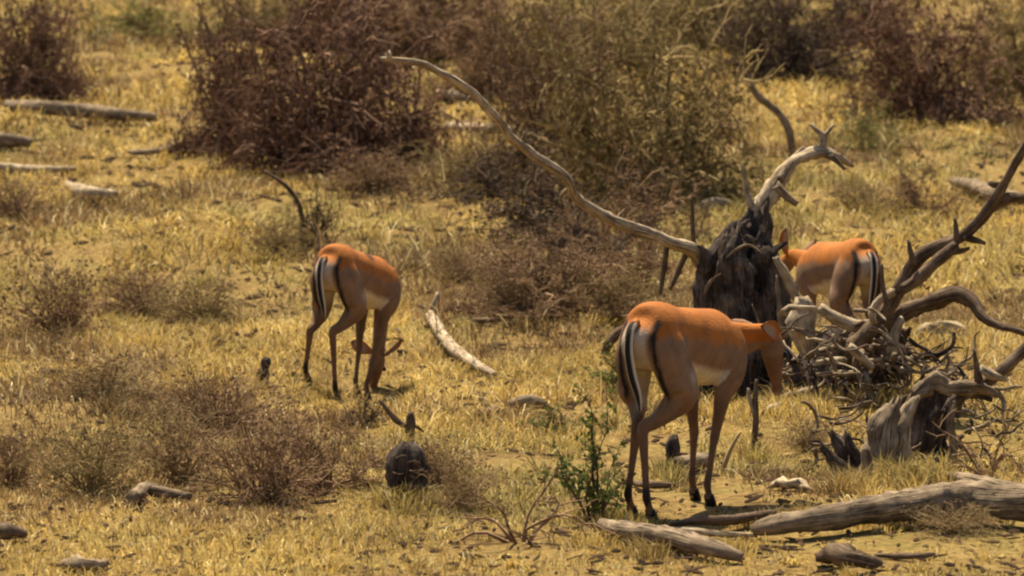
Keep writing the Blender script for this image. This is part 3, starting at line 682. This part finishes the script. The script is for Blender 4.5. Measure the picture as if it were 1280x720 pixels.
log('chunky dark root knot below the thick weathered log', 'brown', [(1028, 694, 8), (1050, 696, 14), (1078, 702, 9), (1100, 704, 4)], name='wood_chunk', cat='wood', rough=.45)
log('thin dark stick beside the chunky root knot', 'brown', [(1094, 694, 2.5), (1120, 695, 4), (1150, 695, 4), (1168, 692, 2)], name='fallen_stick', cat='stick')
log('short pale round log lying behind the front legs', 'grey', [(848, 580, 9), (866, 577, 9), (884, 574, 8)])
log('brown stick between the hind and front legs', 'brown', [(790, 604, 3), (815, 606, 5), (842, 607, 3)], name='fallen_stick', cat='stick')
log('small dark stick on the grass mound in front of the roots', 'brown', [(955, 588, 2), (972, 588, 3), (990, 589, 2)], name='fallen_stick', cat='stick')
log('pale splintered chunk of wood beside the charred stump', 'pale', [(962, 610, 2), (974, 603, 6), (986, 607, 5), (1000, 604, 6), (1016, 614, 1.5)], name='wood_chunk', cat='wood', rough=.6, ragged=2)
log('white sliver of wood by the muzzle of the browsing antelope', 'pale', [(954, 515, 3), (965, 510, 5), (976, 504, 3)], name='wood_chunk', cat='wood')
log('white chip of wood between the muzzle and the roots', 'pale', [(984, 494, 3), (992, 490, 5), (1000, 486, 2.5)], name='wood_chunk', cat='wood')
log('white-topped dark chunk in short grass below the curved stick', 'grey', [(638, 505, 5), (655, 502, 9), (672, 503, 8), (684, 507, 4)], name='wood_chunk', cat='wood', rough=.3)
log('small pale-dark chip beside the white-topped chunk', 'brown', [(594, 519, 3), (606, 517, 6), (620, 513, 5)], name='wood_chunk', cat='wood', rough=.3)
log('slim stick lying across the open grass behind the forked curved stick', 'brown', [(592, 400, 3), (605, 401, 4), (620, 399, 2)], name='fallen_stick', cat='stick')
log('dark stick in the grass below the lone brown tuft bush', 'brown', [(48, 464, 2), (62, 465, 4), (78, 463, 2)], name='fallen_stick', cat='stick')

def standing(label, name, cat, parts, base_uv):
    g = gnd(*base_uv); e = tag(empty(name, g), label, cat)
    for nm, mat, pts, k in parts:
        mb = MB(); add_chain(mb, [(u, v, g.y + dd, r) for u, v, r, dd in pts], **k); mb.build(nm, M[mat], e)
    return e
standing('round squat dark stump banded with pale stripes', 'round_stump', 'stump', [
    ('bole', 'char', [(508, 632, 22, 0), (508, 612, 24, 0), (509, 592, 25, 0), (510, 572, 23, 0), (510, 560, 17, 0), (510, 554, 8, 0)], dict(seg=26, rough=.20, step=.012, ragged=.4)),
    ('pale_band', 'grey', [(495, 573, .8, -.085), (503, 570, 1.6, -.098), (510, 571, .8, -.1)], dict(seg=6, step=.012, rough=.3)),
    ('pale_band', 'brown', [(508, 579, .8, -.102), (517, 577, 2, -.106), (526, 580, .8, -.085)], dict(seg=6, step=.012, rough=.3)),
    ('pale_band', 'grey', [(512, 588, .8, -.108), (521, 590, 2, -.106), (530, 586, .8, -.075)], dict(seg=6, step=.012, rough=.3)),
    ('pale_band', 'brown', [(491, 590, .8, -.085), (498, 594, 1.8, -.1), (504, 592, .8, -.108)], dict(seg=6, step=.012, rough=.3)),
    ('pale_band', 'brown', [(500, 606, .8, -.105), (512, 610, 2, -.112), (522, 606, .8, -.106)], dict(seg=6, step=.012, rough=.3))], (508, 628))
standing('short dark stub with a slanting twig standing behind the round squat stump', 'wood_stub', 'stump', [
    ('stub', 'brown', [(511, 556, 7, 0), (512, 540, 6.5, 0), (513, 526, 6, 0), (513, 516, 4, 0)], dict(seg=8, step=.02)),
    ('twig', 'brown', [(508, 534, 3.5, 0), (494, 524, 4, 0), (484, 512, 3, 0), (474, 500, 2, 0)], dict(seg=6, step=.02)),
    ('twig', 'brown', [(515, 532, 2.5, .02), (522, 534, 2, .03), (530, 540, 1.2, .06)], dict(seg=6, step=.02))], (511, 552))
standing('small upright stub with a round knob alone in the straw grass', 'upright_stub', 'stump', [
    ('stub', 'brown', [(327, 496, 8, 0), (328, 480, 8, 0), (329, 466, 8, 0), (331, 458, 4, 0)], dict(seg=9, step=.02)),
    ('knob', 'dark', [(331, 462, 4, 0), (333, 453, 6, 0), (334, 447, 4, 0)], dict(seg=8, step=.015))], (328, 491))
standing('thin upright dead stick beside the browsing antelope muzzle', 'standing_stick', 'stick', [
    ('stem', 'brown', [(942, 572, 4.5, 0), (943, 545, 4, 0), (945, 520, 4, 0), (944, 494, 3, 0), (946, 474, 2, 0)], dict(seg=7, step=.03)),
    ('twig', 'pale', [(943, 520, 2.5, 0), (938, 502, 2.5, 0), (935, 485, 1.6, 0)], dict(seg=6, step=.03))], (942, 568))
standing('thin slanting pale twig in front of the short round log', 'leaning_twig', 'stick', [
    ('stem', 'strawtwig', [(902, 592, 3, 0), (910, 570, 3, 0), (918, 552, 2.4, 0), (926, 540, 1.5, 0)], dict(seg=6, step=.03)),], (902, 590))
standing('stubby dark post leaning against the short round log', 'wood_stub', 'stump', [
    ('stub', 'dark', [(838, 596, 9, 0), (842, 578, 9, 0), (842, 560, 9, 0), (841, 546, 6, 0)], dict(seg=9, step=.02))], (838, 592))
standing('curved grey dead stick standing on the slope behind the forked limb', 'standing_stick', 'stick', [
    ('stem', 'grey', [(990, 196, 4, 0), (988, 172, 5, 0), (981, 152, 5, 0), (968, 136, 5, 0), (948, 120, 4.5, 0), (936, 102, 4, 0), (930, 86, 2, 0)], dict(seg=7, step=.08))], (990, 192))
standing('dark curved root arching out of the grass behind the hanging tail', 'curved_root', 'root', [
    ('stem', 'brown', [(754, 462, 5, 0), (757, 440, 5, 0), (764, 425, 6, 0), (776, 415, 7, 0), (792, 413, 6, 0), (806, 422, 4, 0), (812, 450, 4, 0)], dict(seg=10, step=.03))], (756, 456))
standing('bent dark sapling arching over the small dark upright bush', 'bent_sapling', 'sapling', [
    ('stem', 'darktwig', [(376, 308, 3, 0), (378, 280, 3, 0), (372, 252, 3, 0), (355, 230, 2.5, 0), (330, 214, 2, 0)], dict(seg=6, step=.06)),
    ('pale_twig', 'pale', [(398, 312, 3, -.2), (396, 296, 2, -.2), (388, 278, 1.6, -.2)], dict(seg=6, step=.05))], (378, 308))

def rock(label, u, v, w, h, seed):
    g = gnd(u, v); s = g.y / FPX
    import bmesh
    bm = bmesh.new(); bmesh.ops.create_icosphere(bm, subdivisions=3, radius=1)
    r = random.Random(seed); dirs = [(Vector((r.gauss(0, 1), r.gauss(0, 1), r.gauss(0, 1))).normalized(), r.uniform(.55, .9)) for _ in range(9)]
    for q in bm.verts:
        n = q.co.normalized(); k = 1.0
        for d, m in dirs:
            x = n.dot(d)
            if x > 0 and x * k > m: k = m / x
        q.co = n * k * (1 + r.uniform(-.03, .03))
        q.co.x *= w * s * .5; q.co.y *= w * s * .4; q.co.z = q.co.z * h * s * .7 + h * s * .3
    me = bpy.data.meshes.new('rock'); bm.to_mesh(me); bm.free(); me.materials.append(M['rock'])
    tag(link('rock', me, None, g), label, 'rock')
rock('pale rounded rock under the dark arched branch', 1178, 424, 66, 24, 3)
rock('small pale rock beside the crooked stick near the trunk top', 888, 232, 40, 16, 8)

# ------------------------------------------------------------------ antelopes
def sstep(a, b, x): t = np.clip((x - a) / (b - a), 0, 1); return t * t * (3 - 2 * t)
def loft(V, F, stations, ref, seg=18):
    """stations: (point, half width along side axis, half depth across); closed tube"""
    n = len(stations); b = len(V)
    P = [Vector(s[0]) for s in stations]
    for i in range(n):
        t = (P[min(i + 1, n - 1)] - P[max(i - 1, 0)]).normalized()
        side = Vector(ref); side = (side - t * side.dot(t)).normalized(); o = t.cross(side)
        for k in range(seg):
            th = 2 * math.pi * k / seg
            V.append(P[i] + side * (math.cos(th) * stations[i][1]) + o * (math.sin(th) * stations[i][2]))
    for i in range(n - 1):
        for k in range(seg):
            k2 = (k + 1) % seg; F.append((b + i * seg + k, b + i * seg + k2, b + (i + 1) * seg + k2, b + (i + 1) * seg + k))
    F.append(tuple(b + k for k in reversed(range(seg)))); F.append(tuple(b + (n - 1) * seg + k for k in range(seg)))
def densify(st, k=4):
    pts = [Vector(s[0]) for s in st]; out = []
    n = len(st)
    def cr(a, b, c, d, t): return .5 * ((2 * b) + (c - a) * t + (2 * a - 5 * b + 4 * c - d) * t * t + (3 * b - a - 3 * c + d) * t ** 3)
    for i in range(n - 1):
        g = lambda j: max(0, min(n - 1, j))
        for j in range(k):
            t = j / k
            p = cr(pts[g(i - 1)], pts[i], pts[i + 1], pts[g(i + 2)], t)
            w = [cr(st[g(i - 1)][q], st[i][q], st[i + 1][q], st[g(i + 2)][q], t) for q in (1, 2)]
            out.append((p, max(w[0], .004), max(w[1], .004)))
    out.append((pts[-1], st[-1][1], st[-1][2]))
    return out

RUFOUS = np.array([.33, .105, .014]); FAWN = np.array([.205, .112, .058]); WHITE = np.array([.55, .45, .33]); BLACK = np.array([.012, .009, .008]); SHANK = np.array([.145, .075, .036])
def antelope(label, x0, y0, heading, s, withers, hind, fore, poll, muzzle, ears, tail_sway, dark_patch=None, group='antelopes feeding among the dead wood'):
    F_ = Vector((math.sin(heading), math.cos(heading), 0)); L_ = Vector((-math.cos(heading), math.sin(heading), 0))
    def wz(x, y):                                   # ground height under a local point
        p = F_ * (x * s) + L_ * (y * s); return gz(x0 + p.x, y0 + p.y)
    z0 = sum(wz(f[1][0], f[1][1]) for f in hind) / 2
    root = empty('antelope', (x0, y0, z0)); root.rotation_euler.z = math.pi / 2 - heading; root.scale = (s, s, s)
    dz = withers - .87
    def lean(x): return dz * float(sstep(-.30, .34, x))     # front of the trunk raised or lowered
    V, F = [], []
    spine = [(-.455, .810, .030, .045), (-.43, .780, .070, .095), (-.385, .765, .102, .132), (-.31, .764, .118, .150), (-.22, .760, .106, .146), (-.12, .746, .102, .138), (-.02, .730, .118, .150), (.08, .716, .130, .160), (.17, .706, .131, .167), (.25, .706, .118, .165), (.32, .712, .096, .142), (.375, .715, .070, .108), (.40, .715, .04, .06)]
    trunk = densify([((x, 0, z + lean(x)), a, b) for x, z, a, b in spine], 3)
    loft(V, F, trunk, (0, 1, 0), 22)
    chains = [('trunk', trunk)]
    feet = []
    for sgn, (stifle, hoof, hock) in zip((1, -1), hind):
        hz = wz(hoof[0], hoof[1]); hz = (hz - z0) / s
        fet = Vector((hoof[0] - .035, hoof[1], hz + .105)); hf = Vector((hoof[0], hoof[1], hz + .035))
        hk = Vector((hock[0], hock[1], hock[2])); st = Vector((stifle[0], stifle[1], .545))
        leg = [((-.31, sgn * .060, .83), .03, .05), ((-.305, sgn * .076, .76), .052, .100), ((-.30, sgn * .086, .69), .060, .125), ((-.265, sgn * .095, .61), .055, .122),
               (st.lerp(hk, .10) + Vector((-.035, 0, 0)), .052, .100), (st.lerp(hk, .42), .040, .066), (st.lerp(hk, .75), .025, .038), (hk + Vector((0, 0, .02)), .022, .033), (hk.lerp(fet, .16), .019, .028), (hk.lerp(fet, .5), .0155, .019), (hk.lerp(fet, .88), .0155, .019), (fet, .018, .023), (fet.lerp(hf, .55), .015, .018), (hf, .020, .026)]
        leg = densify(leg, 3); loft(V, F, leg, (0, 1, 0), 14); chains.append(('hind', leg)); feet.append((hf, hz))
    for sgn, (elbow, hoof, knee) in zip((1, -1), fore):
        hz = (wz(hoof[0], hoof[1]) - z0) / s
        fet = Vector((hoof[0] - .02, hoof[1], hz + .10)); hf = Vector((hoof[0], hoof[1], hz + .035))
        kn = Vector(knee); kn.z += hz * .6; el = Vector((elbow[0], elbow[1], .52 + dz))
        leg = [((.27, sgn * .075, .80 + dz), .03, .07), ((.27, sgn * .100, .70 + dz), .048, .095), ((.25, sgn * .102, .60 + dz), .047, .088), (el, .036, .062), (el.lerp(kn, .45), .026, .038), (el.lerp(kn, .88), .021, .025), (kn, .022, .026), (kn.lerp(fet, .2), .017, .019), (kn.lerp(fet, .7), .0145, .016), (fet, .017, .021), (fet.lerp(hf, .55), .015, .017), (hf, .019, .025)]
        leg = densify(leg, 3); loft(V, F, leg, (0, 1, 0), 14); chains.append(('fore', leg)); feet.append((hf, hz))
    po, mu = Vector(poll), Vector(muzzle); hd = (mu - po).normalized()
    cb = Vector((.27, 0, .70 + dz)); nd_ = (po - cb)
    c1 = cb + Vector((.11, 0, .015)); c2 = po - hd * .02 - Vector((0, 0, 0))
    side = Vector((0, 1, 0)) - hd * hd.y
    if side.length < .3: side = Vector((.7, .7, 0))
    neck = densify([(cb, .080, .125), (c1, .064, .100), (c1.lerp(c2, .5), .046, .068), (c1.lerp(c2, .85), .040, .052), (po, .039, .048)], 4)
    loft(V, F, neck, (0, 1, 0), 16); chains.append(('neck', neck))
    HL = .262
    head = densify([(po - hd * .04, .026, .030), (po, .044, .050), (po + hd * HL * .20, .050, .058), (po + hd * HL * .40, .042, .053), (po + hd * HL * .60, .030, .038), (po + hd * HL * .80, .023, .028), (po + hd * HL * .94, .023, .024), (po + hd * HL, .014, .015)], 3)
    loft(V, F, head, tuple(side), 16); chains.append(('head', head))
    me = bpy.data.meshes.new('body_raw'); me.from_pydata([tuple(v) for v in V], [], F)
    ob = bpy.data.objects.new('body_raw', me); COL.objects.link(ob)
    md = ob.modifiers.new('r', 'REMESH'); md.mode = 'VOXEL'; md.voxel_size = .0078
    ms = ob.modifiers.new('s', 'SMOOTH'); ms.factor = .5; ms.iterations = 4
    dg = bpy.context.evaluated_depsgraph_get(); ev = ob.evaluated_get(dg)
    body = bpy.data.meshes.new_from_object(ev); bpy.data.objects.remove(ob); bpy.data.meshes.remove(me)
    body.name = 'body'; n = len(body.vertices)
    co = np.empty(n * 3, np.float32); body.vertices.foreach_get('co', co); co = co.reshape(-1, 3).astype(float)
    ed = np.empty(len(body.edges) * 2, np.int32); body.edges.foreach_get('vertices', ed); ed = ed.reshape(-1, 2)
    deg = np.bincount(ed.ravel(), minlength=n)[:, None]; w_ = sstep(.46, .60, co[:, 2])[:, None] * sstep(.42, .34, co[:, 0])[:, None] * .5
    for _ in range(22):                             # let the muscles of trunk and thigh run into each other
        sm = np.zeros((n, 3))
        for q in range(3): sm[:, q] = np.bincount(ed[:, 0], co[ed[:, 1], q], n) + np.bincount(ed[:, 1], co[ed[:, 0], q], n)
        co = co + w_ * (sm / deg - co)
    body.vertices.foreach_set('co', co.astype(np.float32).ravel()); body.update()
    # coat markings, by nearest part of the body
    best = np.full(n, 1e9); kind = np.zeros(n, int); par = np.zeros(n)
    for ci, (nm, st) in enumerate(chains):
        for i, (p, a, b) in enumerate(st):
            d = np.linalg.norm(co - np.array(p), axis=1) / math.sqrt(a * b + 1e-6)
            m = d < best; best[m] = d[m]; kind[m] = ci; par[m] = i / (len(st) - 1)
    x, y, z = co[:, 0], co[:, 1], co[:, 2]; ay = np.abs(y)
    sx = np.array([q[0].x for q in trunk]); szc = np.array([q[0].z for q in trunk]); srz = np.array([q[2] for q in trunk])
    o = np.argsort(sx); zc = np.interp(x, sx[o], szc[o]); rz = np.interp(x, sx[o], srz[o]); zr = (z - zc) / np.maximum(rz, .05)
    nr = np.empty(n * 3, np.float32); body.vertices.foreach_get('normal', nr); nr = nr.reshape(-1, 3).astype(float)
    rearn = sstep(-.12, -.45, nr[:, 0]) * (x < -.27)
    wob = (fbm(x * 14 + 3, z * 14 + y * 9, 5) - .5)
    def mix(c, t, k): return c * (1 - k[:, None]) + t * k[:, None]
    c = np.tile(FAWN, (n, 1))
    saddle = sstep(-.08, .30, zr + wob * .6 + .12 * sstep(-.2, -.35, x))
    c = mix(c, RUFOUS, saddle)
    leg = np.array([nm in ('hind', 'fore') for nm, _ in chains])[kind]
    hindk = np.array([nm == 'hind' for nm, _ in chains])[kind]
    headk = np.array([nm == 'head' for nm, _ in chains])[kind]
    neckk = np.array([nm == 'neck' for nm, _ in chains])[kind]
    c = mix(c, WHITE, (~leg & ~headk & ~neckk) * sstep(-.52, -.78, zr + wob * .2) * (x < .3) * sstep(-.26, -.20, x))
    low = leg * sstep(.52, .40, z)
    c = mix(c, SHANK, low.astype(float))
    inner = leg * sstep(.07, .045, ay) * sstep(.42, .50, z) * (z < .66)
    c = mix(c, WHITE * .85, inner.astype(float))
    c = mix(c, WHITE * .5 + FAWN * .4, rearn * sstep(.066, .050, ay + wob * .02) * sstep(.44, .54, z) * sstep(.83, .77, z))
    sc_ = .074 + .022 * np.clip((.80 - z) / .3, 0, 1)
    hair = fbm(y * 120 + x * 30, z * 22, 23, 2) - .5
    stripe = rearn * np.exp(-((ay + hair * .012 + wob * .012 - sc_) / .0100) ** 2) * sstep(.46, .54, z) * sstep(.86, .82, z)
    c = mix(c, BLACK, np.clip(stripe * 1.3, 0, 1))
    flank = np.exp(-(((x + .215) / .03) ** 2 + ((z - .59) / .03) ** 2)) * (ay > .08)
    c = mix(c, WHITE, np.clip(flank * 1.3, 0, 1) * .3)
    for ci, (nm, st) in enumerate(chains):
        if nm in ('hind', 'fore'):
            f = st[-7][0]; r2 = np.linalg.norm(co - np.array(f), axis=1)
            k = (kind == ci) * sstep(.06, .03, r2) * ((x < f.x) if nm == 'hind' else 0.35)
            c = mix(c, BLACK, np.clip(k, 0, 1) * .9)
    if dark_patch: c = mix(c, BLACK * 2, sstep(.045, .02, np.sqrt(((x - dark_patch[0]) * .8) ** 2 + (y - dark_patch[1]) ** 2)) * (z > .6) * .85)  # small near-black patch painted on the upper back
    hp = par * headk
    c = mix(c, np.array([.13, .062, .030]), headk * sstep(.24, .42, hp) * sstep(.86, .72, hp) * .85)
    c = mix(c, WHITE * .8, headk * sstep(.80, .9, hp) * .7)
    c = mix(c, BLACK, headk * sstep(.95, .99, hp))
    c = c * (1 + .5 * wob[:, None] + .35 * (fbm(x * 45 + y * 20, z * 30, 8, 2) - .5)[:, None]) * (.92 + .16 * rng.random((n, 1)))
    a = body.color_attributes.new('Col', 'FLOAT_COLOR', 'POINT')
    a.data.foreach_set('color', np.concatenate([c, np.ones((n, 1))], 1).astype(np.float32).ravel())
    body.materials.clear(); body.materials.append(M['coat']); smooth(body)
    link('body', body, root)
    def colored(nm, Vv, Ff, cols):
        m = bpy.data.meshes.new(nm); m.from_pydata([tuple(v) for v in Vv], [], Ff); smooth(m)
        at_ = m.color_attributes.new('Col', 'FLOAT_COLOR', 'POINT'); at_.data.foreach_set('color', np.concatenate([cols, np.ones((len(cols), 1))], 1).astype(np.float32).ravel())
        m.materials.append(M['coat']); return link(nm, m, root)
    # tail: black midline, white fringe
    Vt, Ft = [], []
    ts = densify([((-.43, 0, .835), .016, .016), ((-.488, 0, .805), .019, .014), ((-.512, tail_sway * .1, .72), .020, .012), ((-.506, tail_sway * .4, .62), .021, .012), ((-.490, tail_sway * .8, .54), .017, .010), ((-.482, tail_sway, .47), .005, .004)], 5)
    loft(Vt, Ft, ts, (0, 1, 0), 12)
    cols = []
    for i, (p, a_, b_) in enumerate(ts):
        for k in range(12):
            th = 2 * math.pi * k / 12; e_ = abs(math.cos(th)); f = i / (len(ts) - 1)
            cc = BLACK if e_ < .84 and f > .08 else (RUFOUS if f < .12 else WHITE)
            cols.append(cc)
    colored('tail', Vt, Ft, np.array(cols))
    # ears
    sd_ = side.normalized(); back = sd_.cross(hd).normalized()
    if back.z < 0 and hd.z > -.9: back = -back
    for sg, edir in zip((1, -1), ears):
        b0 = po + sd_ * (.040 * sg) - hd * .015; ed = Vector(edir).normalized(); out = sd_ * sg - hd * .15; w = out.cross(ed).normalized()
        nrm = ed.cross(w).normalized()
        if nrm.dot(out) < 0: nrm = -nrm
        Ve, Fe, ce = [], [], []
        prof = [(.0, .016), (.02, .024), (.06, .040), (.10, .042), (.14, .028), (.168, .005)]
        for t, hw in prof:
            for k in range(-3, 4):
                q = k / 3
                Ve.append(b0 + ed * t + w * (hw * math.sin(q * 1.35)) + nrm * (hw * .75 * (1 - math.cos(q * 1.35))))
                ce.append(BLACK if t > .155 else (np.array([.34, .20, .12]) if abs(q) < .5 and t > .02 else RUFOUS))
        m_ = len(Ve)
        for k in range(m_): Ve.append(Ve[k] - nrm * .005); ce.append(BLACK if k >= 35 else FAWN * 1.15)
        ce = [c_ for c_ in ce]
        for i in range(5):
            for k in range(6):
                q = i * 7 + k; Fe.append((q, q + 1, q + 8, q + 7)); Fe.append((m_ + q + 7, m_ + q + 8, m_ + q + 1, m_ + q))
        for i in range(5):
            q = i * 7; Fe.append((q + 7, q, m_ + q, m_ + q + 7)[::-1]); q += 6; Fe.append((q, q + 7, m_ + q + 7, m_ + q)[::-1])
        colored('ear', Ve, Fe, np.array(ce))
    # eyes
    import bmesh
    for sg in (1, -1):
        bm = bmesh.new(); bmesh.ops.create_uvsphere(bm, u_segments=10, v_segments=8, radius=.0155)
        p = po + hd * HL * .30 + sd_ * (.046 * sg) + sd_.cross(hd) * (-.018)
        for q in bm.verts: q.co += p
        m_ = bpy.data.meshes.new('eye'); bm.to_mesh(m_); bm.free(); smooth(m_); m_.materials.append(M['eye']); link('eye', m_, root)
    # cloven hooves
    for hf, hz in feet:
        mb = MB()
        for sg in (1, -1):
            y = hf.y + sg * .0105
            mb.tube([(hf.x - .006, y, hz + .050), (hf.x + .004, y, hz + .030), (hf.x + .016, y, hz + .008), (hf.x + .020, y, hz - .004)], [.0125, .0145, .0155, .013], 8, 0)
        m_ = bpy.data.meshes.new('hoof'); m_.from_pydata(mb.v, [], mb.f); smooth(m_); m_.materials.append(M['hoof']); link('hoof', m_, root)
    return tag(root, label, 'antelope', group)

def place(u, v, heading, s, fx=-.37):                # hind hooves at (u, v)
    g = gnd(u, v); return g.x - math.sin(heading) * fx * s, g.y - math.cos(heading) * fx * s
rad = math.radians
x, y = place(804, 652, rad(30), 1.03)
antelope('reddish antelope with its head turned to the charred trunk, hind legs close together', x, y, rad(30), 1.03, .845,
         hind=[((-.22, .11), (-.34, .07), (-.345, .045, .375)), ((-.17, -.125), (-.40, -.050), (-.435, -.032, .375))],
         fore=[((.22, .085), (.25, .080), (.245, .078, .30)), ((.205, -.085), (.13, -.055), (.165, -.062, .30))],
         poll=(.535, -.150, .70), muzzle=(.60, -.15, .45), ears=[(-.55, .75, .35), (-.85, .05, .28)], tail_sway=-.045)
x, y = place(413, 500, rad(24), 1.0)
antelope('reddish antelope grazing head-down in open grass behind the wiry dead brush', x, y, rad(24), 1.0, .80,
         hind=[((-.20, .115), (-.36, .155), (-.40, .120, .37)), ((-.18, -.12), (-.38, -.055), (-.425, -.045, .37))],
         fore=[((.22, .085), (.16, .085), (.19, .085, .28)), ((.21, -.08), (.11, -.012), (.15, -.045, .28))],
         poll=(.42, .07, .17), muzzle=(.47, .14, -.12), ears=[(.1, .8, .3), (-.15, -.8, .62)], tail_sway=-.02, dark_patch=(.04, -.055))
x, y = place(1079, 486, rad(-20), .96)
antelope('reddish antelope half hidden behind the root tangle, ear raised beside the charred trunk', x, y, rad(-20), .96, .86,
         hind=[((-.20, .115), (-.36, .085), (-.42, .07, .37)), ((-.19, -.12), (-.32, -.08), (-.37, -.07, .37))],
         fore=[((.22, .085), (.27, .085), (.25, .085, .30)), ((.22, -.085), (.2, -.08), (.22, -.08, .30))],
         poll=(.60, .05, .74), muzzle=(.74, .13, .55), ears=[(-.12, .10, 1), (-.2, -.6, .6)], tail_sway=.01)
